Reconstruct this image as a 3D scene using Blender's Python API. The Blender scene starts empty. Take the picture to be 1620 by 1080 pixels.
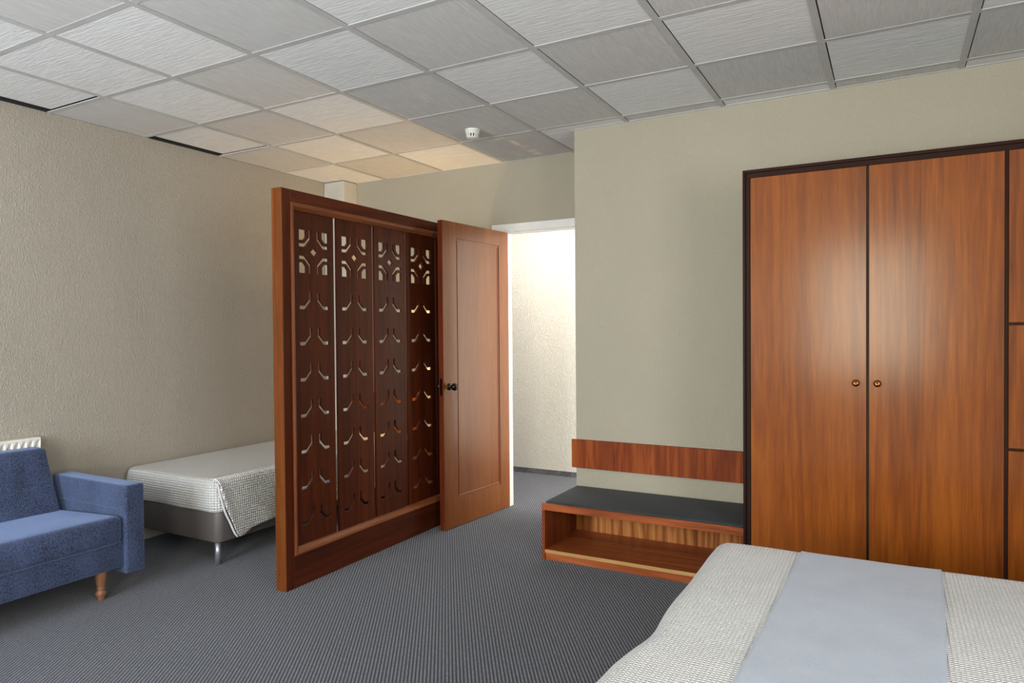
import bpy, bmesh, math, random
from mathutils import Vector, Matrix, noise
random.seed(7)
C = bpy.context.scene
PI = math.pi

# ------------------------------------------------------------------ camera
yaw, pitch, roll = 0.503001, -0.016052, -0.008050
F = Vector((-math.sin(yaw)*math.cos(pitch), math.cos(yaw)*math.cos(pitch), math.sin(pitch)))
Rt = Vector((math.cos(yaw), math.sin(yaw), 0)); Up = Rt.cross(F)
R2 = Rt*math.cos(roll)+Up*math.sin(roll); U2 = -Rt*math.sin(roll)+Up*math.cos(roll)
cam = bpy.data.cameras.new('camera'); co = bpy.data.objects.new('camera', cam); C.collection.objects.link(co)
cam.sensor_width = 36; cam.lens = 36*1092.33/1620; cam.clip_start = 0.05
m = Matrix((R2, U2, -F)).transposed().to_4x4(); m.translation = Vector((0, 0, 1.397)); co.matrix_world = m
C.camera = co

# ------------------------------------------------------------------ world, lights, exposure
C.view_settings.view_transform = 'Standard'; C.view_settings.look = 'None'
C.view_settings.gamma = 1; C.view_settings.use_curve_mapping = False
C.view_settings.exposure = -0.1
w = bpy.data.worlds.new('world'); C.world = w; w.use_nodes = True
w.node_tree.nodes['Background'].inputs[0].default_value = (0.75, 0.85, 1.0, 1)
w.node_tree.nodes['Background'].inputs[1].default_value = 1.0

def area(name, loc, rot, sx, sy, power, col, spread=PI):
    l = bpy.data.lights.new(name, 'AREA'); l.shape = 'RECTANGLE'; l.size = sx; l.size_y = sy
    l.energy = power; l.color = col; l.spread = spread
    o = bpy.data.objects.new(name, l); C.collection.objects.link(o); o.location = loc; o.rotation_euler = rot
    return o
YB = -1.6                                            # wall with the windows, behind the camera
PW = dict(A=205, B=8, C=105, D=8, E=110, F=76, G=33, H=0, I=42)
area('window_daylight', (-2.95, YB-0.06, 1.5), (PI/2, 0, 0), 1.8, 1.7, PW['A'], (0.88, 0.94, 1.0))
area('window_skybounce', (-2.95, YB-0.03, 1.5), (PI/2+0.7, 0, 0), 1.8, 1.7, PW['B'], (0.92, 0.96, 1.0))  # added source, tilted up to brighten the ceiling
area('window_daylight', (-0.25, YB-0.06, 1.62), (PI/2, 0, 0), 1.15, 1.5, PW['C'], (1.0, 0.96, 0.72))
area('window_skybounce', (-0.25, YB-0.03, 1.62), (PI/2+0.7, 0, 0), 1.15, 1.5, PW['D'], (1.0, 0.98, 0.92))  # second added source aimed up at the ceiling
area('side_window_daylight', (2.4+0.06, 0.1, 1.55), (PI/2, 0, PI/2), 2.0, 1.5, PW['E'], (0.96, 0.98, 1.0))  # unseen side source, added to brighten the bed and left wall
area('hall_daylight', (-0.75, 5.45, 1.3), (0, PI/2, 0), 2.2, 1.0, PW['F'], (1.0, 0.96, 0.87))
area('hall_ceiling_light', (-2.6, 5.3, 2.6), (0, 0, 0), 1.6, 0.6, PW['G'], (1.0, 0.96, 0.90))

COL = C.collection
# ------------------------------------------------------------------ node helpers
def newmat(name):
    mt = bpy.data.materials.new(name); mt.use_nodes = True
    nt = mt.node_tree; b = nt.nodes['Principled BSDF']
    return mt, nt, b
def N(nt, typ, **kw):
    n = nt.nodes.new(typ)
    for k, v in kw.items():
        if k.startswith('i_'):
            key = k[2:]
            key = int(key) if key.isdigit() else key.replace('_', ' ')
            n.inputs[key].default_value = v
        else: setattr(n, k, v)
    return n
def L(nt, a, ao, b, bi): nt.links.new(a.outputs[ao], b.inputs[bi])
def mth(nt, op, a, b=None, c=None):
    n = nt.nodes.new('ShaderNodeMath'); n.operation = op
    for i, v in enumerate((a, b, c)):
        if v is None: continue
        if isinstance(v, (int, float)): n.inputs[i].default_value = v
        else: nt.links.new(v, n.inputs[i])
    return n.outputs[0]
def mapped(nt, scale=(1, 1, 1), rot=(0, 0, 0), rnd=True):
    tc = N(nt, 'ShaderNodeTexCoord'); mp = N(nt, 'ShaderNodeMapping')
    if rnd:
        oi = N(nt, 'ShaderNodeObjectInfo')
        cx = N(nt, 'ShaderNodeCombineXYZ')
        r = mth(nt, 'MULTIPLY', oi.outputs['Random'], 37.0)
        for i in range(3): nt.links.new(r, cx.inputs[i])
        va = N(nt, 'ShaderNodeVectorMath', operation='ADD')
        L(nt, tc, 'Object', va, 0); L(nt, cx, 0, va, 1); L(nt, va, 0, mp, 'Vector')
    else: L(nt, tc, 'Object', mp, 'Vector')
    mp.inputs['Scale'].default_value = scale; mp.inputs['Rotation'].default_value = rot
    return mp
def ramp(nt, stops, interp='LINEAR'):
    r = nt.nodes.new('ShaderNodeValToRGB'); r.color_ramp.interpolation = interp
    e = r.color_ramp.elements
    while len(e) > 1: e.remove(e[-1])
    e[0].position = stops[0][0]; e[0].color = (*stops[0][1], 1)
    for p, c in stops[1:]:
        x = e.new(p); x.color = (*c, 1)
    return r
def srgb(r, g, b):
    f = lambda c: (c/255/12.92) if c/255 <= 0.04045 else ((c/255+0.055)/1.055)**2.4
    return (f(r), f(g), f(b))

def wood(name, dark, mid, light, axis='z', rough=0.38, coat=0.15, coat_rough=0.28, figure=0.5):
    mt, nt, b = newmat(name)
    st = 0.055
    sc = {'x': (st, 1, 1), 'y': (1, st, 1), 'z': (1, 1, st)}[axis]
    mp = mapped(nt, sc)
    n1 = N(nt, 'ShaderNodeTexNoise', i_Scale=5.0, i_Detail=3.0, i_Roughness=0.5, i_Distortion=0.35); L(nt, mp, 0, n1, 'Vector')
    n2 = N(nt, 'ShaderNodeTexNoise', i_Scale=70.0, i_Detail=4.0, i_Roughness=0.65); L(nt, mp, 0, n2, 'Vector')
    sc2 = tuple(s if s == 1 else 0.02 for s in sc)
    mp2 = mapped(nt, sc2)
    n3 = N(nt, 'ShaderNodeTexNoise', i_Scale=330.0, i_Detail=2.0); L(nt, mp2, 0, n3, 'Vector')
    rings = mth(nt, 'FRACT', mth(nt, 'MULTIPLY', n1.outputs[0], 9.0))
    rings = mth(nt, 'ABSOLUTE', mth(nt, 'SUBTRACT', mth(nt, 'MULTIPLY', rings, 2.0), 1.0))
    f = mth(nt, 'ADD', mth(nt, 'MULTIPLY', rings, 0.22*figure*2), mth(nt, 'MULTIPLY', n1.outputs[0], 0.55))
    f = mth(nt, 'ADD', f, mth(nt, 'MULTIPLY', n2.outputs[0], 0.40))
    f = mth(nt, 'ADD', f, mth(nt, 'MULTIPLY', n3.outputs[0], 0.36))
    f = mth(nt, 'SUBTRACT', f, 0.15+0.11*figure*2)
    r = ramp(nt, [(0.22, dark), (0.5, mid), (0.80, light)]); nt.links.new(f, r.inputs[0])
    L(nt, r, 0, b, 'Base Color')
    b.inputs['Roughness'].default_value = rough; b.inputs['Specular IOR Level'].default_value = 0.14
    b.inputs['Coat Weight'].default_value = coat; b.inputs['Coat Roughness'].default_value = coat_rough
    bp = N(nt, 'ShaderNodeBump', i_Strength=0.06, i_Distance=0.002); nt.links.new(n3.outputs[0], bp.inputs['Height']); L(nt, bp, 0, b, 'Normal')
    return mt

def plain(name, col, rough=0.5, metal=0.0, bump=0.0, bscale=200.0):
    mt, nt, b = newmat(name)
    mp = mapped(nt)
    n = N(nt, 'ShaderNodeTexNoise', i_Scale=6.0, i_Detail=4.0); L(nt, mp, 0, n, 'Vector')
    r = ramp(nt, [(0.3, tuple(c*0.92 for c in col)), (0.7, tuple(min(1, c*1.06) for c in col))]); L(nt, n, 0, r, 0)
    L(nt, r, 0, b, 'Base Color')
    b.inputs['Roughness'].default_value = rough; b.inputs['Metallic'].default_value = metal
    if bump:
        n2 = N(nt, 'ShaderNodeTexNoise', i_Scale=bscale, i_Detail=3.0); L(nt, mp, 0, n2, 'Vector')
        bp = N(nt, 'ShaderNodeBump', i_Strength=bump, i_Distance=0.003); L(nt, n2, 0, bp, 'Height'); L(nt, bp, 0, b, 'Normal')
    return mt

def wallpaper(name, col, strength=0.5):
    mt, nt, b = newmat(name)
    mp = mapped(nt, (1, 1, 0.62), (0.61, 0.47, 0.73), rnd=False)
    n = N(nt, 'ShaderNodeTexNoise', i_Scale=70.0, i_Detail=3.0, i_Roughness=0.55, i_Distortion=0.8); L(nt, mp, 0, n, 'Vector')
    n2 = N(nt, 'ShaderNodeTexNoise', i_Scale=1.3, i_Detail=3.0); L(nt, mp, 0, n2, 'Vector')
    rd = mth(nt, 'SUBTRACT', 1.0, mth(nt, 'MULTIPLY', mth(nt, 'ABSOLUTE', mth(nt, 'SUBTRACT', n.outputs[0], 0.5)), 7.0))
    rd = mth(nt, 'MAXIMUM', rd, 0.0)
    r = ramp(nt, [(0.3, tuple(c*0.95 for c in col)), (0.7, tuple(c*1.03 for c in col))]); L(nt, n2, 0, r, 0)
    L(nt, r, 0, b, 'Base Color'); b.inputs['Roughness'].default_value = 0.75
    bp = N(nt, 'ShaderNodeBump', i_Strength=strength, i_Distance=0.004, invert=True); nt.links.new(rd, bp.inputs['Height']); L(nt, bp, 0, b, 'Normal')
    return mt

def tilemat(name, col, rot):
    mt, nt, b = newmat(name)
    mp = mapped(nt, (1, 0.09, 1) if rot else (0.09, 1, 1))
    n = N(nt, 'ShaderNodeTexNoise', i_Scale=95.0, i_Detail=3.0, i_Roughness=0.6, i_Distortion=0.6); L(nt, mp, 0, n, 'Vector')
    r = ramp(nt, [(0.25, tuple(c*0.86 for c in col)), (0.7, tuple(c*1.05 for c in col))]); L(nt, n, 0, r, 0)
    L(nt, r, 0, b, 'Base Color'); b.inputs['Roughness'].default_value = 0.85
    bp = N(nt, 'ShaderNodeBump', i_Strength=0.75, i_Distance=0.004); L(nt, n, 0, bp, 'Height'); L(nt, bp, 0, b, 'Normal')
    return mt

def carpet(name, ang, line, base, dot):
    mt, nt, b = newmat(name)
    mp = mapped(nt, (1, 1, 1), (0, 0, -ang), rnd=False)      # local Y runs along the ribs
    sx = N(nt, 'ShaderNodeSeparateXYZ'); L(nt, mp, 0, sx, 0)
    u = mth(nt, 'MULTIPLY', sx.outputs[0], 1/0.0150); v = mth(nt, 'MULTIPLY', sx.outputs[1], 1/0.0105)
    fu = mth(nt, 'FRACT', u)
    rib = mth(nt, 'ABSOLUTE', mth(nt, 'SUBTRACT', mth(nt, 'MULTIPLY', fu, 2.0), 1.0))      # 1 at the joint, 0 at the rib centre
    joint = mth(nt, 'SMOOTH_MIN', 1.0, mth(nt, 'MAXIMUM', 0.0, mth(nt, 'MULTIPLY', mth(nt, 'SUBTRACT', rib, 0.55), 3.5)), 0.05)
    iu = mth(nt, 'FLOOR', u)
    v2 = mth(nt, 'ADD', v, mth(nt, 'MULTIPLY', iu, 0.5))
    fv = mth(nt, 'ABSOLUTE', mth(nt, 'SUBTRACT', mth(nt, 'MULTIPLY', mth(nt, 'FRACT', v2), 2.0), 1.0))
    d = mth(nt, 'ADD', mth(nt, 'POWER', rib, 2.0), mth(nt, 'POWER', fv, 2.0))
    dotm = mth(nt, 'MAXIMUM', 0.0, mth(nt, 'MINIMUM', 1.0, mth(nt, 'MULTIPLY', mth(nt, 'SUBTRACT', 0.34, d), 6.0)))
    # dot strength varies at random
    wn = N(nt, 'ShaderNodeTexNoise', i_Scale=55.0, i_Detail=2.0); tq = N(nt, 'ShaderNodeTexCoord'); L(nt, tq, 'Object', wn, 'Vector')
    third = mth(nt, 'MULTIPLY', wn.outputs[0], 1.5)
    dotm = mth(nt, 'MULTIPLY', dotm, third)
    tc = N(nt, 'ShaderNodeTexCoord')
    nz = N(nt, 'ShaderNodeTexNoise', i_Scale=260.0, i_Detail=3.0); L(nt, tc, 'Object', nz, 'Vector')
    big = N(nt, 'ShaderNodeTexNoise', i_Scale=1.6, i_Detail=3.0); L(nt, tc, 'Object', big, 'Vector')
    m1 = N(nt, 'ShaderNodeMix', data_type='RGBA'); m1.inputs[6].default_value = (*base, 1); m1.inputs[7].default_value = (*line, 1)
    nt.links.new(joint, m1.inputs[0])
    m2 = N(nt, 'ShaderNodeMix', data_type='RGBA'); m2.inputs[7].default_value = (*dot, 1)
    nt.links.new(m1.outputs[2], m2.inputs[6]); nt.links.new(dotm, m2.inputs[0])
    hsv = N(nt, 'ShaderNodeHueSaturation'); nt.links.new(m2.outputs[2], hsv.inputs['Color'])
    val = mth(nt, 'ADD', 0.55, mth(nt, 'ADD', mth(nt, 'MULTIPLY', nz.outputs[0], 0.6), mth(nt, 'MULTIPLY', big.outputs[0], 0.3)))
    nt.links.new(val, hsv.inputs['Value']); L(nt, hsv, 0, b, 'Base Color')
    b.inputs['Roughness'].default_value = 0.95; b.inputs['Sheen Weight'].default_value = 0.15
    h = mth(nt, 'ADD', mth(nt, 'MULTIPLY', joint, -1.0), mth(nt, 'MULTIPLY', nz.outputs[0], 0.6))
    bp = N(nt, 'ShaderNodeBump', i_Strength=0.5, i_Distance=0.004); nt.links.new(h, bp.inputs['Height']); L(nt, bp, 0, b, 'Normal')
    return mt

def waffle(name, col, cell, strength=0.8, uv=True):
    mt, nt, b = newmat(name)
    tc = N(nt, 'ShaderNodeTexCoord'); sx = N(nt, 'ShaderNodeSeparateXYZ'); L(nt, tc, 'UV', sx, 0)
    def tri(o):
        a = mth(nt, 'FRACT', mth(nt, 'MULTIPLY', o, 1/cell))
        return mth(nt, 'ABSOLUTE', mth(nt, 'SUBTRACT', mth(nt, 'MULTIPLY', a, 2.0), 1.0))     # 1 on ridges, 0 in the pit
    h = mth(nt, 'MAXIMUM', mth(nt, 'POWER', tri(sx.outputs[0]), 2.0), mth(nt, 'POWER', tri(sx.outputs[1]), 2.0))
    r = ramp(nt, [(0.0, tuple(c*0.80 for c in col)), (0.55, tuple(c*0.96 for c in col)), (0.9, col)]); nt.links.new(h, r.inputs[0])  # pits darkened: their shade is put into the colour
    L(nt, r, 0, b, 'Base Color'); b.inputs['Roughness'].default_value = 0.9; b.inputs['Sheen Weight'].default_value = 0.1
    bp = N(nt, 'ShaderNodeBump', i_Strength=strength, i_Distance=cell*0.6); nt.links.new(h, bp.inputs['Height']); L(nt, bp, 0, b, 'Normal')
    return mt

def fabric(name, c1, c2, scale=300.0, bump=0.5, sheen=0.1, stretch=(1, 1, 0.45)):
    mt, nt, b = newmat(name)
    mp = mapped(nt, stretch)
    n = N(nt, 'ShaderNodeTexNoise', i_Scale=scale, i_Detail=3.0, i_Roughness=0.7); L(nt, mp, 0, n, 'Vector')
    n2 = N(nt, 'ShaderNodeTexNoise', i_Scale=9.0, i_Detail=3.0); L(nt, mp, 0, n2, 'Vector')
    f = mth(nt, 'ADD', mth(nt, 'MULTIPLY', n.outputs[0], 0.8), mth(nt, 'MULTIPLY', n2.outputs[0], 0.2))
    r = ramp(nt, [(0.38, c1), (0.62, c2)]); nt.links.new(f, r.inputs[0]); L(nt, r, 0, b, 'Base Color')
    b.inputs['Roughness'].default_value = 0.85; b.inputs['Sheen Weight'].default_value = sheen; b.inputs['Sheen Roughness'].default_value = 0.4; b.inputs['Sheen Tint'].default_value = (0.45, 0.60, 1.0, 1) if sheen > 0.5 else (1, 1, 1, 1)
    bp = N(nt, 'ShaderNodeBump', i_Strength=bump, i_Distance=0.003); L(nt, n, 0, bp, 'Height'); L(nt, bp, 0, b, 'Normal')
    return mt

M = {}
M['wall_l'] = wallpaper('plaster_wallpaper_warm', srgb(170, 162, 149), 0.65)
M['wall_r'] = wallpaper('plaster_wallpaper_beige', srgb(166, 159, 142), 0.35)
M['wall_h'] = wallpaper('plaster_wallpaper_white', srgb(226, 222, 214), 0.9)
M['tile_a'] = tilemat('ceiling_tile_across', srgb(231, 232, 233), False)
M['tile_b'] = tilemat('ceiling_tile_along', srgb(208, 207, 206), True)  # duller base: shading of the lengthwise ridges put into the colour
M['grid'] = plain('grid_metal', srgb(190, 190, 190), 0.5)
M['plenum'] = plain('plenum_dark', (0.02, 0.02, 0.02), 0.9)  # near-black base carries the shade of the ceiling gaps
M['carpet'] = carpet('ribbed_carpet', math.radians(34.3), srgb(14, 15, 20), srgb(56, 59, 70), srgb(146, 152, 170))

M['white'] = plain('white_paint', srgb(225, 224, 222), 0.45, bump=0.1, bscale=60)
M['plastic'] = plain('white_plastic', srgb(225, 225, 220), 0.4)
M['black'] = plain('black', (0.012, 0.011, 0.01), 0.6)
TK = (srgb(82, 36, 2), srgb(121, 59, 4), srgb(149, 80, 12))
M['teak'] = wood('teak_veneer', *TK, axis='z', rough=0.55, coat=0.50, coat_rough=0.20, figure=0.35)
M['teak_x'] = wood('teak_veneer_lengthwise', *TK, axis='x', rough=0.42, coat=0.3)
DK = (srgb(46, 16, 5), srgb(72, 28, 9), srgb(98, 42, 15))
M['mah'] = wood('mahogany', *DK, axis='z', rough=0.42, coat=0.2, figure=0.4)
M['mah_y'] = wood('mahogany_lengthwise', *DK, axis='y', rough=0.42, coat=0.2, figure=0.4)
M['mold'] = wood('molding_wood', srgb(78, 40, 22), srgb(118, 66, 38), srgb(150, 88, 52), axis='z', rough=0.4, figure=0.3)
M['mold_y'] = wood('molding_wood_lengthwise', srgb(78, 40, 22), srgb(118, 66, 38), srgb(150, 88, 52), axis='y', rough=0.4, figure=0.3)
M['band'] = wood('edge_band_wood', srgb(70, 32, 8), srgb(104, 54, 18), srgb(132, 78, 34), axis='z', rough=0.6, coat=0.0, figure=0.3)
M['door'] = wood('door_veneer', srgb(98, 47, 8), srgb(129, 69, 14), srgb(153, 90, 26), axis='z', rough=0.45, coat=0.9, coat_rough=0.24, figure=0.12)
M['doordark'] = wood('door_edge', srgb(70, 26, 12), srgb(104, 42, 18), srgb(130, 60, 26), axis='z', rough=0.4, figure=0.3)
M['frame'] = wood('wardrobe_frame', srgb(22, 8, 4), srgb(38, 15, 8), srgb(54, 23, 13), axis='z', rough=0.55, coat=0.0, figure=0.3)
M['framex'] = wood('wardrobe_frame_lengthwise', srgb(22, 8, 4), srgb(38, 15, 8), srgb(54, 23, 13), axis='x', rough=0.55, coat=0.0, figure=0.3)
M['bench_x'] = wood('bench_wood_lengthwise', srgb(96, 42, 20), srgb(150, 78, 40), srgb(176, 104, 60), axis='x', rough=0.4, coat=0.2)
M['bench'] = wood('bench_wood', srgb(74, 30, 14), srgb(120, 54, 26), srgb(150, 78, 42), axis='z', rough=0.4, coat=0.2)
M['rail'] = wood('rail_wood', srgb(90, 34, 8), srgb(130, 58, 18), srgb(162, 86, 36), axis='z', rough=0.5, coat=0.04, figure=0.7)
M['benchback'] = wood('bench_back_wood', srgb(104, 56, 22), srgb(160, 98, 48), srgb(196, 136, 80), axis='z', rough=0.5, coat=0.0, figure=0.9)
M['shelfedge'] = wood('pale_lipping', srgb(150, 110, 64), srgb(186, 144, 92), srgb(206, 166, 112), axis='x', rough=0.5, figure=0.2)
M['leg'] = wood('turned_leg_wood', srgb(92, 62, 44), srgb(140, 98, 72), srgb(165, 125, 98), axis='z', rough=0.35, figure=0.2)
M['brass'] = plain('aged_brass', srgb(150, 96, 48), 0.28, 1.0)
M['bronze'] = plain('dark_bronze', srgb(58, 50, 44), 0.3, 1.0)
M['steel'] = plain('grey_metal_leg', srgb(170, 172, 180), 0.35, 0.7)
M['rad'] = plain('radiator_enamel', srgb(228, 226, 218), 0.4)
M['blue'] = fabric('blue_chenille', srgb(15, 21, 38), srgb(70, 84, 120), 210.0, 0.9, 0.7)
M['greyseat'] = fabric('grey_felt', srgb(28, 34, 38), srgb(52, 60, 65), 260.0, 0.4, 0.05, (1, 1, 1))
M['boxgrey'] = plain('grey_leatherette', srgb(88, 83, 81), 0.45, 0.0, 0.15, 400)
M['skirt'] = fabric('skirting_carpet', srgb(34, 34, 38), srgb(128, 128, 134), 150.0, 0.5, 0.0, (1, 1, 1))
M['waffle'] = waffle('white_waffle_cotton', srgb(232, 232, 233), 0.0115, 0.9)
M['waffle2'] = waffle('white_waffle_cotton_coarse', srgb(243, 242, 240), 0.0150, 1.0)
M['runner'] = fabric('lavender_grey_cotton', srgb(154, 161, 177), srgb(178, 186, 199), 500.0, 0.15, 0.2, (1, 1, 1))
M['matt'] = plain('mattress_ticking', srgb(210, 210, 208), 0.8)
M['shade'] = plain('lamp_shade_linen', srgb(230, 200, 150), 0.8)

# ------------------------------------------------------------------ mesh helpers
def obj(name, bm, mat, parent=None, smooth=False, loc=None):
    if isinstance(bm, bmesh.types.BMesh):
        me = bpy.data.meshes.new(name); bm.normal_update(); bm.to_mesh(me); bm.free()
    else: me = bm
    for mt in (mat if isinstance(mat, (list, tuple)) else [mat]):
        if len(me.materials) < (len(mat) if isinstance(mat, (list, tuple)) else 1): me.materials.append(mt)
    if smooth: me.shade_smooth()
    o = bpy.data.objects.new(name, me); COL.objects.link(o)
    if parent: o.parent = parent
    if loc: o.location = loc
    return o
def box(x0, y0, z0, x1, y1, z1, bev=0.0, seg=2, bm=None):
    b2 = bmesh.new()
    bmesh.ops.create_cube(b2, size=1)
    for v in b2.verts: v.co = Vector((x0+(v.co.x+.5)*(x1-x0), y0+(v.co.y+.5)*(y1-y0), z0+(v.co.z+.5)*(z1-z0)))
    if bev: bmesh.ops.bevel(b2, geom=b2.edges[:], offset=bev, segments=seg, affect='EDGES', profile=0.5)
    if bm is None: return b2
    me = bpy.data.meshes.new('t'); b2.to_mesh(me); b2.free(); bm.from_mesh(me); bpy.data.meshes.remove(me)
    return bm
def lathe(profile, seg=24, axis='z', org=(0, 0, 0)):
    bm = bmesh.new(); rings = []
    for r, z in profile:
        ring = []
        for i in range(seg):
            a = 2*PI*i/seg
            p = {'z': (r*math.cos(a), r*math.sin(a), z), 'x': (z, r*math.cos(a), r*math.sin(a)), 'y': (r*math.sin(a), z, r*math.cos(a))}[axis]
            ring.append(bm.verts.new((p[0]+org[0], p[1]+org[1], p[2]+org[2])))
        rings.append(ring)
    for a, b in zip(rings, rings[1:]):
        for i in range(seg): bm.faces.new((a[i], a[(i+1) % seg], b[(i+1) % seg], b[i]))
    bm.faces.new(rings[0]); bm.faces.new(rings[-1])
    bmesh.ops.recalc_face_normals(bm, faces=bm.faces[:])
    return bm
def thing(name, label, cat, loc=(0, 0, 0), rz=0, group=None):
    o = bpy.data.objects.new(name, None); COL.objects.link(o); o.location = loc; o.rotation_euler = (0, 0, rz)
    o.empty_display_size = 0.1; o['label'] = label; o['category'] = cat
    if group: o['group'] = group
    return o
def tag(o, label, cat, group=None):
    o['label'] = label; o['category'] = cat
    if group: o['group'] = group
    return o
def struct(name, bm, mat, label=None, parent=None):
    o = obj(name, bm, mat, parent)
    o['kind'] = 'structure'
    if label: o['label'] = label
    return o
def prism(poly, axis, a0, a1, bm=None):
    """poly in the plane across `axis`, extruded from a0 to a1"""
    bm = bm or bmesh.new()
    def P(p, a): return {'x': (a, p[0], p[1]), 'y': (p[0], a, p[1]), 'z': (p[0], p[1], a)}[axis]
    A = [bm.verts.new(P(p, a0)) for p in poly]; B = [bm.verts.new(P(p, a1)) for p in poly]
    bm.faces.new(A); bm.faces.new(B); n = len(poly)
    for i in range(n): bm.faces.new((A[i], A[(i+1) % n], B[(i+1) % n], B[i]))
    bmesh.ops.recalc_face_normals(bm, faces=bm.faces[:])
    return bm

# ------------------------------------------------------------------ room shell
XL, XR, YW, YK, H = -4.446, 2.4, 4.262, 4.79, 2.727
XC = -1.858                                      # corner of the wall recess
HT = H+0.18
f = struct('floor', box(-6.0, YB-0.2, -0.06, 3.0, 6.05, 0.0), M['carpet'], 'grey ribbed carpet with pale dots')
struct('wall_left', box(XL-0.12, YB-0.12, 0, XL, YK+0.08, HT), M['wall_l'], 'left wall in embossed beige wallpaper')
bm = box(XC, YW, 0, XR+0.12, YW+0.12, HT); box(XC, YW+0.12, 0, XC+0.12, YK+0.08, HT, bm=bm)
struct('wall_right', bm, M['wall_r'], 'embossed beige wall behind wardrobe and bench')
DX0, DX1, DH = -2.657, XC, 2.172
bm = box(XL, YK, 0, DX0-0.012, YK+0.035, HT); box(DX0-0.012, YK, DH, DX1, YK+0.035, HT, bm=bm)
struct('wall_back', bm, M['wall_r'], 'embossed beige wall around the open doorway')
bm = box(XR, YB-0.12, 0, XR+0.12, -0.9, HT); box(XR, 1.1, 0, XR+0.12, YW, HT, bm=bm)
box(XR, -0.9, 0, XR+0.12, 1.1, 0.8, bm=bm); box(XR, -0.9, 2.3, XR+0.12, 1.1, HT, bm=bm)  # opening made for the added side source
struct('wall_side', bm, M['wall_r'])
# wall behind the camera with two window openings
wins = [(-3.85, -2.05, 0.65, 2.35), (-0.85, 0.35, 0.80, 2.40)]
bm = box(XL, YB-0.12, 0, -3.85, YB, HT); box(-3.85, YB-0.12, 0, -2.05, YB, 0.65, bm=bm); box(-3.85, YB-0.12, 2.35, -2.05, YB, HT, bm=bm)
box(-2.05, YB-0.12, 0, -0.85, YB, HT, bm=bm); box(-0.85, YB-0.12, 0, 0.35, YB, 0.80, bm=bm); box(-0.85, YB-0.12, 2.40, 0.35, YB, HT, bm=bm)
box(0.35, YB-0.12, 0, XR, YB, HT, bm=bm)
struct('wall_window', bm, M['wall_r'])
for k, (x0, x1, z0, z1) in enumerate(wins):
    bm = box(x0, YB-0.05, z0, x0+0.05, YB, z1); box(x1-0.05, YB-0.05, z0, x1, YB, z1, bm=bm)
    box(x0+0.05, YB-0.05, z0, x1-0.05, YB, z0+0.05, bm=bm); box(x0+0.05, YB-0.05, z1-0.05, x1-0.05, YB, z1, bm=bm)
    xm = (x0+x1)/2; box(xm-0.03, YB-0.05, z0+0.05, xm+0.03, YB, z1-0.05, bm=bm)
    struct('window_%d' % (k+1), bm, M['white'])
# hallway beyond the door
struct('wall_hall', box(-6.0, 6.0, 0, XC+1.4, 6.1, HT), M['wall_h'], 'bright white textured hallway wall beyond the door')
bm = box(-6.0, YK+0.07, 0, -5.9, 6.0, HT); box(-0.7, YW+0.12, 0, -0.6, 6.0, HT, bm=bm)
struct('wall_hall_end', bm, M['wall_h'])
struct('baseboard_hall', box(-5.9, 5.985, 0, -0.7, 6.0, 0.048), M['skirt'], 'dark carpet skirting along the hallway wall')
struct('ceiling_hall', box(-5.9, YK+0.07, 2.66, -0.7, 6.0, 2.72), M['white'])
# corner pipe boxing
M['duct'] = plain('duct_paint', srgb(196, 190, 180), 0.5)
struct('trim_1', box(XL, 4.62, 0, -4.213, YK, H-0.006, 0.003, 1), M['duct'], 'pale boxed pipe duct in the far left corner under the ceiling')
# door frame
bm = box(-2.80, 4.765, DH, XC, 4.79, 2.235, 0.003, 1)
box(-2.80, 4.765, 0, DX0-0.012, 4.79, DH, 0.003, 1, bm=bm)
box(DX0-0.012, 4.775, 0, DX0, YK+0.042, DH, bm=bm)
box(DX0, 4.785, DH-0.014, XC, YK+0.042, DH, bm=bm)
struct('trim_2', bm, M['white'], 'white painted door frame around the open doorway')

# ceiling: dark plenum, lay-in tiles, grid bars
ceil = struct('ceiling', box(XL, YB, H+0.12, XR, YK, H+0.17), M['plenum'], 'suspended ceiling of square grey-white tiles')
xs = [XL]+[-1.489+0.6*i for i in range(-4, 7) if XL+0.05 < -1.489+0.6*i < XR-0.05]+[XR]
ys = [YB]+[2.9294+0.604*j for j in range(-7, 4) if YB+0.05 < 2.9294+0.604*j < YK-0.05]+[YK]
i0, j0 = -5, None
tmesh = {}
def tile(x0, x1, y0, y1, i, j, zoff=0.0015, gapw=0.0):
    sx, sy = x1-x0, y1-y0
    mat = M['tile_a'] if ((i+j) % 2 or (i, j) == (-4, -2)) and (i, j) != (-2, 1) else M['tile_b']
    key = (round(sx, 3), round(sy, 3), mat.name)
    if key not in tmesh:
        b2 = box(-sx/2, -sy/2, 0, sx/2, sy/2, 0.015)
        me = bpy.data.meshes.new('ceiling_tile'); b2.to_mesh(me); b2.free(); me.materials.append(mat); tmesh[key] = me
    o = bpy.data.objects.new('ceiling_tile', tmesh[key]); COL.objects.link(o); o.parent = ceil
    o.location = ((x0+x1)/2, (y0+y1)/2, H+zoff)
    return o
for a in range(len(xs)-1):
    i = a-5
    for b in range(len(ys)-1):
        yc = (ys[b]+ys[b+1])/2
        j = math.floor((yc-2.9294)/0.604)
        x0, x1, y0, y1 = xs[a]+(0.0205 if a else 0.003), xs[a+1]-0.010, ys[b]+0.010, ys[b+1]-0.010
        if x1 > XC and y1 > YW and xs[a] > XC-0.01: y1 = YW-0.002
        if a == 0 and j in (-2, 0):
            tile(x0+0.050, x1, y0, y1-0.010, i, j, 0.010)
        elif x0 < XC < x1 and y1 > YW:             # tile cut by the wall corner
            tile(x0, x1, y0, YW-0.002, i, j); tile(x0, XC-0.003, YW+0.003, y1, i, j)
        else: tile(x0, x1, y0, y1, i, j, 0.0015+random.uniform(0, 0.0015))
BW = 0.015
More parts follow.
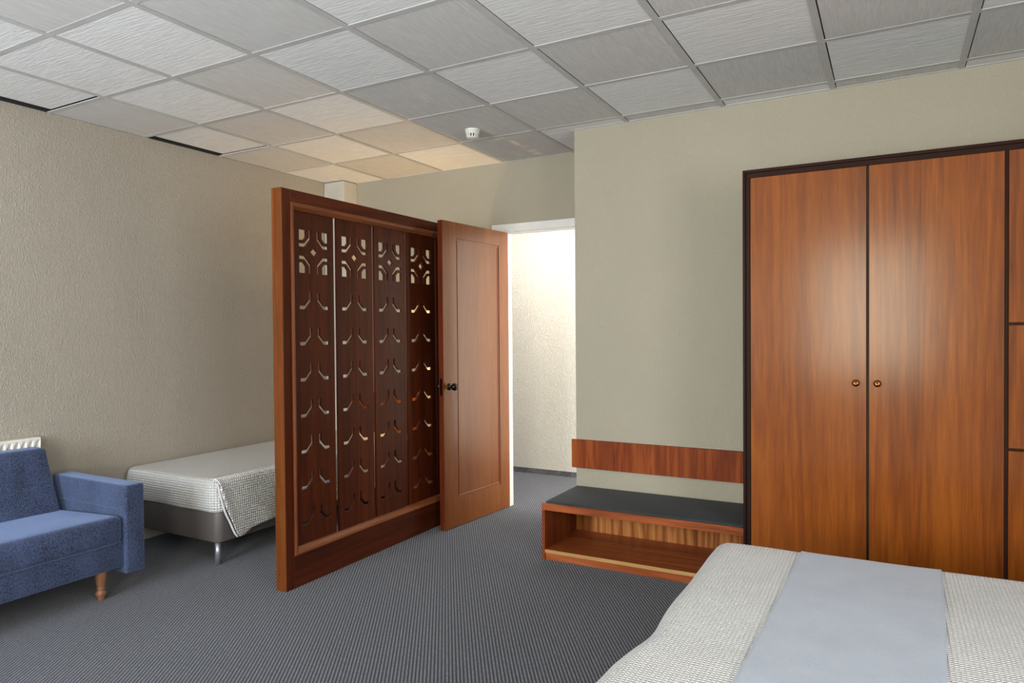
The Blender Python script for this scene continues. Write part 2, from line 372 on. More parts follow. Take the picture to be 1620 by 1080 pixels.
for k, x in enumerate(xs[1:-1]):
    obj('grid_bar', box(-BW, YB, H-0.0005, BW, (YK if x < XC else YW)-0.001, H+0.004), M['grid'], ceil, loc=(x, 0, 0))
for y in ys[1:-1]:
    if y > YW: continue
    obj('grid_bar', box(XL+0.002, -BW, H, XR, BW, H+0.0045), M['grid'], ceil, loc=(0, y, 0))
# narrow edge angle along the walls, missing beside the two slipped tiles
bm = box(XC, YW-0.012, H-0.001, XR, YW, H+0.003); box(XL, YK-0.012, H-0.001, XC, YK, H+0.003, bm=bm)
obj('edge_angle', bm, M['grid'], ceil)

struct('trim_3', box(XL, YB, H+0.001, XL+0.003, YK, H+0.12), M['plenum'], 'dark gap above the ceiling edge')  # near-black strip added to stand in for shade in the gap
# smoke detector
t = thing('smoke_detector', 'round white smoke detector on the ceiling tile above the open door', 'smoke detector', (-2.44, 3.913, H+0.004))
obj('base', lathe([(0.0, 0), (0.050, 0), (0.050, -0.010), (0.046, -0.014), (0.0, -0.014)], 32), M['plastic'], t, True)
obj('housing', lathe([(0.0, -0.014), (0.047, -0.014), (0.047, -0.026), (0.042, -0.031), (0.0, -0.031)], 32), M['plastic'], t, True)
for k in range(12):
    a = 2*PI*k/12
    b2 = box(0.031, -0.004, -0.051, 0.040, 0.004, -0.030)
    bmesh.ops.rotate(b2, verts=b2.verts[:], cent=(0, 0, 0), matrix=Matrix.Rotation(a, 3, 'Z'))
    obj('vent_rib', b2, M['plastic'], t)
obj('sensor_core', lathe([(0, -0.031), (0.030, -0.031), (0.030, -0.051), (0, -0.051)], 24), M['black'], t)
obj('cap', lathe([(0, -0.051), (0.041, -0.051), (0.036, -0.057), (0, -0.060)], 32), M['plastic'], t, True)

# ------------------------------------------------------------------ pierced wooden partition
XF, XBk, Y0, Y1, ZT = -2.848, -2.922, 2.640, 4.764, 2.170
t = thing('room_divider', 'tall dark mahogany room divider with pierced boards beside the open door', 'room divider', (XF, Y0, 0))
def rel(bm, o=t): 
    bmesh.ops.translate(bm, verts=bm.verts[:], vec=-Vector(o.location)); return bm
obj('stile', rel(box(XBk, Y0+0.004, 0, XF, 2.702, ZT, 0.002, 1)), M['mah'], t)
o = obj('edge_band', rel(box(XBk-0.001, Y0, 0.0, XF+0.0005, Y0+0.0045, ZT+0.001, 0.001, 1)), M['band'], t); o['label'] = 'paler orange-brown end face of the divider'
obj('stile', rel(box(XBk, 4.720, 0, XF, Y1, ZT, 0.002, 1)), M['mah'], t)
obj('top_rail', rel(box(XBk, 2.702, 2.102, XF, 4.720, ZT, 0.002, 1)), M['mah_y'], t)
obj('bottom_rail', rel(box(XBk, 2.702, 0, XF, 4.720, 0.178, 0.002, 1)), M['mah_y'], t)
# molding: sloping strip round the inside of the frame
def mold_profile(s):  # (distance in from the opening edge, x)
    return [(0, XF), (0, XF+0.006), (0.008, XF+0.010), (0.020, XF+0.006), (0.034, XF-0.010), (0.038, XF-0.016), (0.038, XF-0.030), (0, XF-0.030)]
oy0, oy1, oz0, oz1 = 2.702, 4.720, 0.178, 2.102
cor = [(oy0, oz0, 1, 1), (oy1, oz0, -1, 1), (oy1, oz1, -1, -1), (oy0, oz1, 1, -1)]
for k in range(4):
    a, b = cor[k], cor[(k+1) % 4]
    bm = bmesh.new(); A = []; B = []
    for d, x in mold_profile(0):
        A.append(bm.verts.new((x, a[0]+a[2]*d, a[1]+a[3]*d))); B.append(bm.verts.new((x, b[0]+b[2]*d, b[1]+b[3]*d)))
    n = len(A)
    for i in range(n): bm.faces.new((A[i], A[(i+1) % n], B[(i+1) % n], B[i]))
    bm.faces.new(A); bm.faces.new(B); bmesh.ops.recalc_face_normals(bm, faces=bm.faces[:])
    obj('molding', rel(bm), M['mold'] if k % 2 else M['mold_y'], t)
# pierced boards
BP, BT = 0.3385, 0.015
bz0, bz1 = 0.18, 2.10
def board_mesh(h0, h1):
    cu = bpy.data.curves.new('board', 'CURVE'); cu.dimensions = '2D'; cu.fill_mode = 'BOTH'; cu.extrude = BT/2; cu.bevel_depth = 0.0
    def poly(pts):
        s = cu.splines.new('POLY'); s.points.add(len(pts)-1); s.use_cyclic_u = True
        for p, q in zip(s.points, pts): p.co = (q[0], q[1], 0, 1)
    poly([(-h0, bz0), (h1, bz0), (h1, bz1), (-h0, bz1)])
    K = 1.0105
    cz = 1.397+(1.843-1.397)*K
    for sx in (-1, 1):
        for sz in (-1, 1):
            poly([(sx*u, cz+sz*v) for u, v in [(.115, .121), (.060, .121), (.060, .082), (.080, .062), (.115, .062)]])
            poly([(sx*u, cz+sz*v) for u, v in [(.022, .121), (.022, .072), (.068, .025), (.115, .025), (.115, .044), (.076, .044), (.040, .080), (.040, .121)]])
        for k in range(7):
            zb = 1.397+(1.523-0.1995*k-1.397)*K
            poly([(sx*u, zb+v) for u, v in [(.022, .096), (.022, .047), (.068, 0), (.115, 0), (.115, .019), (.076, .019), (.040, .056), (.040, .096)]])
    poly([(.029, cz), (0, cz+.027), (-.029, cz), (0, cz-.027)])
    ob = bpy.data.objects.new('tmp', cu); COL.objects.link(ob)
    dg = bpy.context.evaluated_depsgraph_get(); me = bpy.data.meshes.new_from_object(ob.evaluated_get(dg))
    bpy.data.objects.remove(ob); bpy.data.curves.remove(cu)
    # curve plane xy -> world yz, facing +x
    me.transform(Matrix(((0, 0, 1, 0), (1, 0, 0, 0), (0, 1, 0, 0), (0, 0, 0, 1))))
    me.name = 'pierced_board'
    return me
bme1 = board_mesh(0.158, 0.153); bme2 = board_mesh(0.158, 0.160)
for q in (bme1, bme2): q.materials.clear(); q.materials.append(M['mah'])
for k in range(6):
    o = bpy.data.objects.new('pierced_board', bme1 if k == 0 else bme2); COL.objects.link(o); o.parent = t
    o.location = (-0.028-BT/2, 2.9050+BP*k-Y0, 0)

# ------------------------------------------------------------------ open door leaf
th = math.atan2(0.071, 0.797)
t = thing('door_leaf', 'open orange-brown veneered door with one long moulded panel', 'door', (-2.652, 4.757, 0), -th)
LW, LT, LZ0, LZ1 = 0.800, 0.040, 0.006, 2.165
# local: leaf runs along -y, front face at x=0 facing +x
p0, p1, q0, q1 = -0.800+0.150, -0.800+0.681, 0.205, 2.052
obj('door_stile', box(-LT, -LW+0.001, LZ0, 0, p0, LZ1), M['door'], t)
obj('door_stile', box(-LT, p1, LZ0, 0, 0, LZ1), M['door'], t)
obj('door_rail', box(-LT, p0, LZ0, 0, p1, q0), M['door'], t)
obj('door_rail', box(-LT, p0, q1, 0, p1, LZ1), M['door'], t)
o = obj('edge_band', box(-LT-0.0005, -LW-0.002, LZ0, 0.0003, -LW+0.001, LZ1), M['doordark'], t); o['label'] = 'dark red-brown free edge of the door'
cor = [(p0, q0, 1, 1), (p1, q0, -1, 1), (p1, q1, -1, -1), (p0, q1, 1, -1)]
for k in range(4):
    a, b = cor[k], cor[(k+1) % 4]; bm = bmesh.new(); A = []; B = []
    for d, x in [(0, -0.001), (0.002, -0.013), (0.009, -0.014), (0.015, -0.002), (0.019, -0.003), (0.019, -0.015), (0, -0.015)]:
        A.append(bm.verts.new((x, a[0]+a[2]*d, a[1]+a[3]*d))); B.append(bm.verts.new((x, b[0]+b[2]*d, b[1]+b[3]*d)))
    n = len(A)
    for i in range(n): bm.faces.new((A[i], A[(i+1) % n], B[(i+1) % n], B[i]))
    bm.faces.new(A); bm.faces.new(B); bmesh.ops.recalc_face_normals(bm, faces=bm.faces[:])
    obj('panel_molding', bm, M['doordark'] if k in (1, 3) else M['door'], t)  # upright strips darker: groove shade put into their colour
obj('door_panel', box(-LT+0.006, p0+0.001, q0+0.001, -0.005, p1-0.001, q1-0.001), M['door'], t)
kz, ky = 1.006, -LW+0.062
prof = [(0.0, 0), (0.026, 0), (0.026, 0.003), (0.019, 0.007), (0.010, 0.010), (0.009, 0.026), (0.014, 0.032), (0.024, 0.038), (0.0265, 0.048), (0.0245, 0.057), (0.017, 0.062), (0.0, 0.064)]
obj('door_knob', lathe(prof, 28, 'x', (0, ky, kz)), M['bronze'], t, True)
obj('door_knob', lathe([(r, -LT-z) for r, z in prof], 28, 'x', (0, ky, kz)), M['bronze'], t, True)
obj('latch_plate', box(-LT+0.010, -LW-0.003, kz-0.06, -0.010, -LW-0.001, kz+0.06), M['bronze'], t)

# ------------------------------------------------------------------ wardrobe
WY, WX0, WZ = 3.700, -0.674, 2.208
WX1 = 0.96
t = thing('wardrobe', 'tall orange-brown teak wardrobe with dark frame against the right wall', 'wardrobe', (WX0, WY, 0))
def relw(bm): bmesh.ops.translate(bm, verts=bm.verts[:], vec=-Vector(t.location)); return bm
obj('side_panel', relw(box(WX0+0.001, WY+0.020, 0, WX0+0.019, YW-0.002, WZ-0.020)), M['frame'], t)
obj('side_panel', relw(box(WX1-0.019, WY+0.020, 0, WX1-0.001, YW-0.002, WZ-0.020)), M['frame'], t)
obj('top_panel', relw(box(WX0+0.001, WY+0.020, WZ-0.020, WX1-0.001, YW-0.002, WZ-0.002)), M['framex'], t)
obj('back_panel', relw(box(WX0+0.019, YW-0.010, 0, WX1-0.019, YW-0.002, WZ-0.020)), M['frame'], t)
obj('carcass_floor', relw(box(WX0+0.019, WY+0.020, 0, WX1-0.019, YW-0.010, 0.07)), M['frame'], t)
obj('carcass_shadow_board', relw(box(WX0+0.019, WY+0.021, 0.07, WX1-0.019, WY+0.026, WZ-0.020)), M['black'], t)  # black sheet put in as the shade between the doors
# frame strips: outer lip and inner strip with a groove
obj('frame_lip', relw(box(WX0, WY-0.004, 0, WX0+0.014, WY+0.020, WZ, 0.003, 2)), M['frame'], t)
obj('frame_lip', relw(box(WX1-0.014, WY-0.004, 0, WX1, WY+0.020, WZ, 0.003, 2)), M['frame'], t)
obj('frame_lip', relw(box(WX0+0.012, WY-0.004, WZ-0.016, WX1-0.012, WY+0.020, WZ, 0.003, 2)), M['framex'], t)
obj('frame_strip', relw(box(WX0+0.014, WY+0.008, 0.0, WX0+0.034, WY+0.022, WZ-0.016)), M['frame'], t)
obj('frame_strip', relw(box(WX0+0.034, WY+0.006, WZ-0.040, WX1-0.014, WY+0.022, WZ-0.016)), M['framex'], t)
obj('plinth', relw(box(WX0+0.034, WY+0.012, 0.0, WX1-0.014, WY+0.021, 0.07)), M['framex'], t)
obj('divider_strip', relw(box(0.4345, WY+0.008, 0.07, 0.4475, WY+0.0205, WZ-0.040)), M['frame'], t)
def wdoor(x0, x1, z0, z1, name='door'):
    bm = box(x0, WY, z0, x1, WY+0.019, z1, 0.0015, 1)
    return obj(name, relw(bm), M['teak'], t)
d1 = wdoor(WX0+0.038, -0.1065, 0.075, 2.166)
d2 = wdoor(-0.0955, 0.4335, 0.075, 2.166)
for d, x in ((d1, -0.151), (d2, -0.060)):
    obj('knob', relw(lathe([(0, 0), (0.011, 0), (0.011, -0.002), (0.006, -0.004), (0.005, -0.012), (0.011, -0.017), (0.0165, -0.023), (0.0155, -0.029), (0.009, -0.033), (0, -0.034)], 24, 'y', (x, WY, 1.132))), M['brass'], d, True)
for z0, z1 in ((0.075, 0.850), (0.862, 1.402), (1.414, 2.166)):
    wdoor(0.4485, WX1-0.016, z0, z1)
obj('frame_strip', relw(box(0.4475, WY+0.010, 0.850, WX1-0.014, WY+0.0205, 0.862)), M['framex'], t)
obj('frame_strip', relw(box(0.4475, WY+0.010, 1.402, WX1-0.014, WY+0.0205, 1.414)), M['framex'], t)

# ------------------------------------------------------------------ bench and its back rail
BX0, BX1, BY = -1.870, -0.678, 3.760
t = thing('luggage_bench', 'low open brown bench with grey felt top left of wardrobe', 'bench', (BX0, BY, 0))
def relb(bm): bmesh.ops.translate(bm, verts=bm.verts[:], vec=-Vector(t.location)); return bm
obj('side_panel', relb(box(BX0, BY, 0, BX0+0.018, YW-0.012, 0.337, 0.001, 1)), M['bench'], t)
obj('side_panel', relb(box(BX1-0.018, BY, 0, BX1, YW-0.012, 0.300)), M['bench'], t)
obj('top_panel', relb(box(BX0+0.018, BY+0.012, 0.312, BX1, YW-0.012, 0.334)), M['bench_x'], t)
obj('front_rail', relb(box(BX0, BY-0.002, 0.302, BX1, BY+0.012, 0.345, 0.0015, 1)), M['bench_x'], t)
obj('shelf', relb(box(BX0+0.018, BY+0.006, 0.042, BX1-0.018, YW-0.020, 0.062)), M['bench_x'], t)
o = obj('shelf_lipping', relb(box(BX0+0.018, BY+0.002, 0.042, BX1-0.018, BY+0.006, 0.0625)), M['shelfedge'], t); o['label'] = 'pale worn front edge of the shelf'
obj('plinth', relb(box(BX0+0.020, BY+0.008, 0.0, BX1-0.018, BY+0.024, 0.042)), M['bench_x'], t)
obj('back_panel', relb(box(BX0+0.018, YW-0.020, 0.0, BX1-0.018, YW-0.013, 0.312)), M['benchback'], t)
bm = box(BX0+0.020, BY+0.014, 0.334, BX1-0.002, YW-0.014, 0.356, 0.006, 3)
o = obj('seat_pad', relb(bm), M['greyseat'], t, True); o['label'] = 'thin dark grey felt pad'
rl = obj('backrest_rail', box(-1.882+1.882, 0, 0, -0.690+1.882, 0.022, 0.188, 0.0015, 1), M['rail'], loc=(-1.882, YW-0.024, 0.477))
tag(rl, 'brown wooden rail board on the wall above the low bench', 'wall rail')

# ------------------------------------------------------------------ sofa
t = thing('sofa', 'blue chenille sofa with box arm and turned wooden legs by the left wall', 'sofa', (-3.58, 2.31, 0))
def rels(bm): bmesh.ops.translate(bm, verts=bm.verts[:], vec=-Vector(t.location)); return bm
def softbox(x0, y0, z0, x1, y1, z1, r=0.02, puff=0.0, cuts=10, shear=None):
    bm = bmesh.new(); bmesh.ops.create_cube(bm, size=1)
    for v in bm.verts: v.co = Vector((x0+(v.co.x+.5)*(x1-x0), y0+(v.co.y+.5)*(y1-y0), z0+(v.co.z+.5)*(z1-z0)))
    bmesh.ops.bevel(bm, geom=bm.edges[:], offset=r, segments=4, affect='EDGES', profile=0.5)
    if cuts:
        c = Vector(((x0+x1)/2, (y0+y1)/2, (z0+z1)/2))
        long_e = [e for e in bm.edges if e.calc_length() > 0.12]
        bmesh.ops.subdivide_edges(bm, edges=long_e, cuts=cuts, use_grid_fill=True)
        if puff:
            for v in bm.verts:
                n = [(v.co.x-c.x)/((x1-x0)/2), (v.co.y-c.y)/((y1-y0)/2), (v.co.z-c.z)/((z1-z0)/2)]
                a = (1-n[1]**2); b_ = (1-n[0]**2); cc = (1-n[2]**2)
                if n[2] > 0.5: v.co.z += puff*max(0, a)**.5*max(0, b_)**.5
                if n[0] > 0.9: v.co.x += puff*0.6*max(0, a)**.5*max(0, cc)**.5
    if shear:
        for v in bm.verts: shear(v)
    return bm
YS = 0.40
obj('seat_base', rels(softbox(-4.30, YS, 0.156, -3.585, 2.215, 0.290, 0.010, 0, 6)), M['blue'], t, True)
def seat_shear(v): v.co.z += (v.co.x+3.58)*0.055*max(0, (v.co.z-0.28)/0.15)
obj('seat_cushion', rels(softbox(-4.20, YS+0.005, 0.283, -3.572, 2.198, 0.432, 0.032, 0.014, 10, seat_shear)), M['blue'], t, True)
def back_shear(v): v.co.x -= (v.co.z-0.37)*0.40
obj('backrest', rels(softbox(-4.20, YS+0.01, 0.30, -4.085, 2.165, 0.748, 0.020, 0.006, 10, back_shear)), M['blue'], t, True)
for y0 in (2.205, YS-0.105):
    b = softbox(-4.26, y0, 0.118, -3.560, y0+0.106, 0.588, 0.012, 0.0, 8)
    a = obj('arm', rels(b), M['blue'], t, True)
    s = obj('arm_seam', rels(box(-4.20, (y0 if y0 > 1 else y0+0.106)-0.0025, 0.456, -3.585, (y0 if y0 > 1 else y0+0.106)+0.001, 0.461, 0.001, 1)), M['blue'], a)
legp = [(0, 0), (0.017, 0), (0.019, 0.004), (0.017, 0.012), (0.023, 0.022), (0.0275, 0.034), (0.026, 0.044), (0.019, 0.052), (0.019, 0.056), (0.022, 0.060), (0.019, 0.064), (0.021, 0.080), (0.026, 0.105), (0.030, 0.130), (0.031, 0.160), (0, 0.160)]
for x, y in ((-3.640, 2.115), (-3.640, 0.50), (-4.22, 2.115), (-4.22, 0.50)):
    obj('leg', rels(lathe(legp, 24, 'z', (x, y, 0))), M['leg'], t, True)

# ------------------------------------------------------------------ radiator
t = thing('radiator', 'cream panel radiator on the left wall above the sofa back', 'radiator', (XL+0.012, 2.205, 0.20))
bm = bmesh.new(); n = 36; pitch = 0.0365; xo = 0.055
prev = None
ZR = 0.592
for k in range(n*2+1):
    y = -k*pitch/2; d = 0.0 if k % 2 == 0 else -0.022
    col = [bm.verts.new((xo-0.010, y, ZR)), bm.verts.new((xo, y, ZR-0.006)), bm.verts.new((xo, y, ZR-0.012)), bm.verts.new((xo+d, y, ZR-0.060)), bm.verts.new((xo+d, y, 0.06)), bm.verts.new((xo, y, 0.012)), bm.verts.new((xo-0.01, y, 0.0))]
    if prev:
        for a in range(6): bm.faces.new((prev[a], prev[a+1], col[a+1], col[a]))
    prev = col
bmesh.ops.recalc_face_normals(bm, faces=bm.faces[:])
o = obj('front_panel', bm, M['rad'], t)
sm = o.modifiers.new('s', 'SOLIDIFY'); sm.thickness = 0.002
obj('body', box(0.004, -n*pitch, 0.01, 0.030, 0, ZR-0.01), M['rad'], t)
obj('end_cap', box(0.0, 0.0, 0.0, xo, 0.004, ZR, 0.001, 1), M['rad'], t)
obj('top_strip', box(0.0, -n*pitch, ZR-0.004, xo-0.008, 0, ZR+0.001), M['rad'], t)
obj('bracket', box(-0.010, -0.20, 0.1, 0.006, -0.17, 0.5), M['rad'], t)
obj('bracket', box(-0.010, -1.10, 0.1, 0.006, -1.07, 0.5), M['rad'], t)
obj('pipe', lathe([(0, -0.2), (0.009, -0.2), (0.009, 0.03), (0, 0.03)], 12, 'z', (0.02, -0.05, 0)), M['rad'], t)

# ------------------------------------------------------------------ far single bed
def uvgrid(bm_faces_uv): pass
def cloth_grid(name, fn, us, vs, mat, parent=None, thick=0.004):
    me = bpy.data.meshes.new(name); V = []; Fc = []; UV = []
    for v in vs:
        for u in us:
            p, uv = fn(u, v); V.append(p); UV.append(uv)
    nu = len(us)
    for j in range(len(vs)-1):
        for i in range(nu-1): Fc.append((j*nu+i, j*nu+i+1, (j+1)*nu+i+1, (j+1)*nu+i))
    me.from_pydata(V, [], Fc); uvl = me.uv_layers.new(name='UVMap')
    for lp in me.loops: uvl.data[lp.index].uv = UV[lp.vertex_index]
    me.materials.append(mat); me.shade_smooth()
    o = bpy.data.objects.new(name, me); COL.objects.link(o)
    if parent: o.parent = parent
    if thick:
        s = o.modifiers.new('s', 'SOLIDIFY'); s.thickness = thick; s.offset = -1
    return o
def fold(a, lo, hi, r):
    """a is a length across the cloth; returns (coordinate, drop) after bending over rounded edges at lo and hi"""
    q = PI/2*r
    if a < lo+r:
        s = lo+r-a
        if s < q: return lo+r-r*math.sin(s/r), r-r*math.cos(s/r)
        return lo, r+(s-q)
    if a > hi-r:
        s = a-(hi-r)
        if s < q: return hi-r+r*math.sin(s/r), r-r*math.cos(s/r)
        return hi, r+(s-q)
    return a, 0.0
def frange(a, b, n): return [a+(b-a)*i/n for i in range(n+1)]

FX0, FX1, FY0, FY1, FZ = -4.415, -3.500, 2.715, 4.72, 0.520
t = thing('single_bed', 'far single bed on grey box base, half hidden behind room divider', 'bed', (-3.95, FY0, 0))
def relf(bm): bmesh.ops.translate(bm, verts=bm.verts[:], vec=-Vector(t.location)); return bm
def roundbox(x0, y0, z0, x1, y1, z1, rv, rh, seg=6):
    bm = bmesh.new(); bmesh.ops.create_cube(bm, size=1)
    for v in bm.verts: v.co = Vector((x0+(v.co.x+.5)*(x1-x0), y0+(v.co.y+.5)*(y1-y0), z0+(v.co.z+.5)*(z1-z0)))
    ve = [e for e in bm.edges if abs(e.verts[0].co.z-e.verts[1].co.z) > 1e-6]
    bmesh.ops.bevel(bm, geom=ve, offset=rv, segments=seg, affect='EDGES', profile=0.5)
    he = [e for e in bm.edges if abs(e.verts[0].co.z-e.verts[1].co.z) < 1e-6 and len(e.link_faces) == 2 and abs(e.link_faces[0].normal.z-e.link_faces[1].normal.z) > 0.5]
    bm.normal_update()
    he = [e for e in bm.edges if len(e.link_faces) == 2 and abs(abs(e.link_faces[0].normal.z)-abs(e.link_faces[1].normal.z)) > 0.5]
    bmesh.ops.bevel(bm, geom=he, offset=rh, segments=3, affect='EDGES', profile=0.5)
    return bm
obj('box_base', relf(roundbox(-4.40, 2.735, 0.140, -3.512, 4.71, 0.325, 0.045, 0.010)), M['boxgrey'], t, True)
obj('mattress', relf(roundbox(-4.40, 2.730, 0.327, -3.515, 4.71, 0.505, 0.07, 0.03)), M['matt'], t, True)
for x, y in ((-3.565, 2.775), (-4.34, 2.775), (-3.565, 4.66), (-4.34, 4.66)):
    obj('leg', relf(lathe([(0, 0), (0.018, 0), (0.018, 0.142), (0, 0.142)], 20, 'z', (x, y, 0))), M['steel'], t, True)
# headboard
hb = obj('headboard', box(-4.41, 0, 0.30, -3.49, 0.022, 0.86, 0.003, 1), M['rail'], loc=(0, 4.745, 0))
tag(hb, 'brown wooden headboard on back wall behind the far single bed', 'headboard')
# fitted waffle cover: one closed shell with rounded vertical corners
def shell():
    me_us = []
    # perimeter (rounded rectangle) starting at the foot-left, anticlockwise seen from above
    r = 0.075; pts = []; per = 0.0
    x0, y0, x1, y1 = FX0, FY0, FX1, FY1
    def add(x, y, nx, ny):
        pts.append((x, y, nx, ny))
    for i in range(61): add(x0+r+(x1-x0-2*r)*i/60, y0, 0, -1)
    for i in range(1, 13): a = -PI/2+PI/2*i/12; add(x1-r+r*math.cos(a), y0+r+r*math.sin(a), math.cos(a), math.sin(a))
    for i in range(1, 81): add(x1, y0+r+(y1-y0-2*r)*i/80, 1, 0)
    for i in range(1, 13): a = PI/2*i/12; add(x1-r+r*math.cos(a), y1-r+r*math.sin(a), math.cos(a), math.sin(a))
    for i in range(1, 21): add(x1-r-(x1-x0-2*r)*i/20, y1, 0, 1)
    for i in range(1, 13): a = PI/2+PI/2*i/12; add(x0+r+r*math.cos(a), y1-r+r*math.sin(a), math.cos(a), math.sin(a))
    for i in range(1, 31): add(x0, y1-r-(y1-y0-2*r)*i/30, -1, 0)
    for i in range(1, 13): a = PI+PI/2*i/12; add(x0+r+r*math.cos(a), y0+r+r*math.sin(a), math.cos(a), math.sin(a))
    V = []; UV = []; Fc = []
    S = [0.0]
    for a, b in zip(pts, pts[1:]): S.append(S[-1]+math.hypot(a[0]-b[0], a[1]-b[1]))
    er = 0.035
    prof = [(-0.014, -0.006, .345), (0, 0.02, .325)] 
    levels = []
    zb = 0.328
    for z, ins in [(zb, 0.012), (zb+0.012, 0.002)]+[(zb+0.012+(FZ-er-zb-0.012)*k/6, -0.006*math.sin(PI*k/6)) for k in range(1, 7)]:
        levels.append((z, ins))
    for k in range(1, 6):
        a = PI/2*k/5; levels.append((FZ-er+er*math.sin(a), er-er*math.cos(a)))
    levels.append((FZ+0.001, 0.06))
    L_ = 0; lp = None
    np_ = len(pts)
    for li, (z, ins) in enumerate(levels):
        if lp is not None: L_ += math.hypot(z-lp[0], ins-lp[1])
        lp = (z, ins)
        for i, (x, y, nx, ny) in enumerate(pts):
            wob = 0.004*noise.noise(Vector((x*5, y*5, z*9))) if z < FZ-0.01 else 0
            if li < 2: dz = 0.006*noise.noise(Vector((x*4, y*4, 1.7)))
            else: dz = 0
            V.append((x-nx*ins+nx*wob, y-ny*ins+ny*wob, z+dz)); UV.append((S[i], L_))
    for li in range(len(levels)-1):
        for i in range(np_-1):
            a = li*np_+i; Fc.append((a, a+1, a+1+np_, a+np_))
    # top infill fan as grid ring -> n-gon centre
    base = (len(levels)-1)*np_
    ring = list(range(base, base+np_-1)); Fc.append(tuple(ring))
    me = bpy.data.meshes.new('waffle_cover'); me.from_pydata(V, [], Fc); uvl = me.uv_layers.new(name='UVMap')
    for p in me.polygons:
        top = p.normal.z > 0.75
        for li in p.loop_indices:
            vi = me.loops[li].vertex_index
            uvl.data[li].uv = (V[vi][0], V[vi][1]) if top else UV[vi]
    me.materials.append(M['waffle2']); me.shade_smooth(); me.update()
    return me
c1 = bpy.data.objects.new('waffle_bedspread', shell()); COL.objects.link(c1)
tag(c1, 'white waffle bedspread on the far single bed, one side hanging down', 'bedspread')
# loose drape down the long side: keyed by y
kf = [(2.715, 0.500, 0.53), (2.735, 0.43, 0.53), (2.76, 0.34, 0.53), (2.79, 0.27, .53), (2.82, 0.195, .53), (2.845, 0.165, .53), (2.89, 0.168, .53), (2.95, 0.195, .53), (3.03, 0.205, .53), (3.12, 0.210, .53), (3.6, 0.20, .53), (4.70, 0.20, .53)]
def low(y):
    for a, b in zip(kf, kf[1:]):
        if a[0] <= y <= b[0]: return a[1]+(b[1]-a[1])*(y-a[0])/(b[0]-a[0])
    return kf[-1][1]
ysd = [2.722+0.010*i for i in range(14)]+[2.865+0.022*i for i in range(84)]
def dr(u, v):
    # u = y, v = 0 top .. 1 hem
    zt = FZ+0.006; zl = low(u)
    z = zt+(zl-zt)*max(0, v)
    xe = FX1+0.006
    bulge = 0.012*math.exp(-((u-2.74)/0.05)**2)*math.sin(PI*min(1, v*1.0))
    ripple = 0.012*math.sin((u-2.72)*9.0)*v + 0.008*math.sin(u*23)*v*v
    r = 0.03
    if v < 0.0: return (FX1-r+v*0.6, u, zt), (u, v*0.6)
    s = (zt-z)
    x = xe-r+math.sqrt(max(0, r*r-(r-min(r, s))**2)) + ripple + bulge + 0.025*v
    return (x, u, z), (u+0.02*v*math.exp(-((u-2.72)/0.1)**2), -s)
vsd = [-0.06, -0.04, -0.02, -0.005]+[k/28 for k in range(29)]
d1 = cloth_grid('drape', dr, ysd, vsd, M['waffle2'], c1, 0.004)
# rolled hem on the loose corner edge
pts = [dr(2.722+0.0, k/14)[0] for k in range(15)]
bm = bmesh.new(); rings = []
for k in range(13):
    y, zl = [(2.716, .508), (2.722, .485), (2.728, .455), (2.735, .43), (2.745, .39), (2.752, .36), (2.76, .335), (2.775, .30), (2.79, .27), (2.805, .235), (2.82, .20), (2.832, .178), (2.845, .163)][k]
    p = Vector((FX1+0.016+0.012*k/12, y-0.002, zl))
    ring = [bm.verts.new(p+Vector((0.007*math.cos(a), 0.006*math.sin(a), 0.002*math.sin(a)))) for a in [2*PI*q/8 for q in range(8)]]
    rings.append(ring)
for a, b in zip(rings, rings[1:]):
    for i in range(8): bm.faces.new((a[i], a[(i+1) % 8], b[(i+1) % 8], b[i]))
bmesh.ops.recalc_face_normals(bm, faces=bm.faces[:])
obj('hem', bm, M['matt'], c1, True)

# nightstand and wall lamp behind the divider
t = thing('nightstand', 'small brown nightstand behind the divider beside the far bed', 'nightstand', (-3.21, 4.56, 0))
obj('cabinet_body', box(-0.19, -0.18, 0.05, 0.19, 0.20, 0.50, 0.003, 1), M['rail'], t)
obj('top_panel', box(-0.20, -0.195, 0.50, 0.20, 0.205, 0.52, 0.003, 1), M['bench_x'], t)
obj('drawer', box(-0.17, -0.192, 0.30, 0.17, -0.178, 0.48, 0.002, 1), M['teak_x'], t)
for x in (-0.17, 0.15):
    for y in (-0.17, 0.17): obj('leg', box(x, y, 0, x+0.02, y+0.02, 0.05), M['mah'], t)
t = thing('wall_lamp', 'wall lamp glowing warmly behind the pierced divider', 'lamp', (-3.34, YK, 1.24))
obj('wall_plate', lathe([(0, 0), (0.045, 0), (0.045, -0.012), (0.03, -0.02), (0, -0.02)], 24, 'y'), M['brass'], t, True)
obj('arm', lathe([(0, -0.012), (0.007, -0.012), (0.007, -0.125), (0, -0.125)], 12, 'y'), M['brass'], t, True)
bm = lathe([(0.085, -0.06), (0.055, 0.07)], 32, 'z', (0, -0.13, 0)); 
for fc in [q for q in bm.faces if len(q.verts) > 4]: bm.faces.remove(fc)
o = obj('lamp_shade', bm, M['shade'], t, True); sm = o.modifiers.new('s', 'SOLIDIFY'); sm.thickness = 0.002
obj('bulb_holder', lathe([(0, -0.03), (0.012, -0.03), (0.012, 0.0), (0, 0.0)], 16, 'z', (0, -0.13, 0)), M['brass'], t)
pl = bpy.data.lights.new('bulb', 'POINT'); pl.energy = PW['I']; pl.color = (1.0, 0.64, 0.25); pl.shadow_soft_size = 0.02
po = bpy.data.objects.new('bulb', pl); COL.objects.link(po); po.parent = t; po.location = (0, -0.13, 0.035)

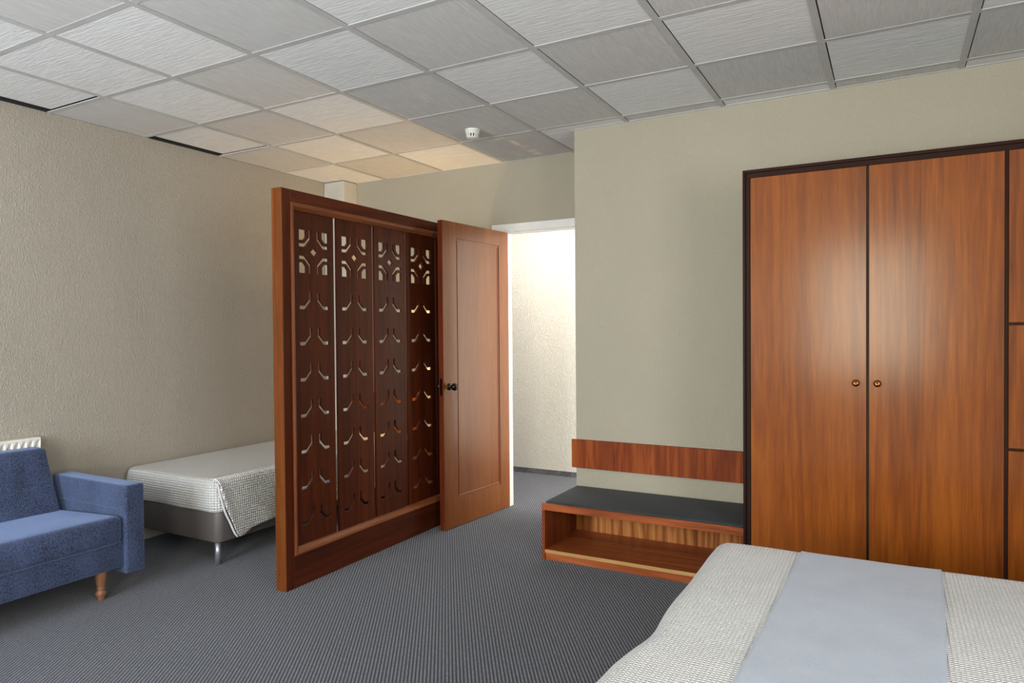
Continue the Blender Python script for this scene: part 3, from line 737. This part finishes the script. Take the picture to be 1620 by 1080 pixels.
# ------------------------------------------------------------------ front double bed
GX0, GX1, GY0, GY1, GZ = -0.632, 1.55, 1.02, 2.860, 0.550
t = thing('double_bed', 'near double bed at lower right with grey box base', 'bed', (0.4, 1.9, 0))
def relg(bm): bmesh.ops.translate(bm, verts=bm.verts[:], vec=-Vector(t.location)); return bm
obj('box_base', relg(roundbox(GX0+0.045, GY0+0.045, 0.12, GX1-0.02, GY1-0.045, 0.31, 0.04, 0.01)), M['boxgrey'], t, True)
obj('mattress', relg(roundbox(GX0+0.030, GY0+0.030, 0.31, GX1-0.02, GY1-0.030, 0.525, 0.08, 0.045)), M['matt'], t, True)
for x, y in ((-0.48, 1.14), (-0.48, 2.69), (1.45, 1.14), (1.45, 2.69)):
    obj('leg', relg(lathe([(0, 0), (0.018, 0), (0.018, 0.125), (0, 0.125)], 16, 'z', (x, y, 0))), M['steel'], t, True)
def surf(a, b, lift=0.0, r=0.085):
    q_ = min(1, max(0, (1.90-b)/0.22)); gx0 = GX0-lift-0.026*q_*q_*(3-2*q_)-0.04*max(0, 1.68-b)+0.008*math.exp(-((b-1.95)/0.10)**2)
    gy1 = GY1+lift+0.014*math.sin(a*2.1+0.4)+0.055*max(0, a+0.1)
    x, dx = fold(a, gx0, GX1, r); y, dy = fold(b, GY0-lift, gy1, r)
    d = (dx**2.2+dy**2.2)**(1/2.2) if dx > 0 and dy > 0 else max(dx, dy)
    z = GZ+lift-d
    # soft undulation of the quilt, and folds in the hanging part
    u = noise.noise(Vector((a*2.3, b*2.3, 0.3)))*0.010+noise.noise(Vector((a*6, b*6, 2.3)))*0.002
    if d < 0.03: z += u
    else:
        z += u*max(0, 1-(d-0.03)/0.1)
        k = min(1, d/0.3)*0.014
        if dy > dx: y += (k*math.sin(a*13)+k*0.6*math.sin(a*29+1))*(1 if b > 2 else -1)
        else: x -= k*math.sin(b*12)
    return Vector((x, y, z))
def blanket(u, v):
    p = surf(u, v); return p, (u, v)
nx_, ny_ = 150, 150
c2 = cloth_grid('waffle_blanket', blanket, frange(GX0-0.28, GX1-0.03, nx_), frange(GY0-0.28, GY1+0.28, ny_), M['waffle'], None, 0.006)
tag(c2, 'white waffle blanket spread over the near double bed', 'blanket')
def run(u, v):
    # u 0..1 across, v along y
    tt = (v-1.69)/(2.83-1.69)
    xl = -0.334+0.037*tt; xr = 0.114+0.032*tt+0.008*math.sin(v*3)
    a = xl+(xr-xl)*u
    p = surf(a, v, 0.0045)
    return p, (a, v)
c3 = cloth_grid('bed_runner', run, frange(0, 1, 36), frange(GY0-0.24, GY1+0.24, 150), M['runner'], None, 0.002)
tag(c3, 'lavender-grey cloth runner laid across the near double bed', 'bed runner')
bpy.context.view_layer.update()
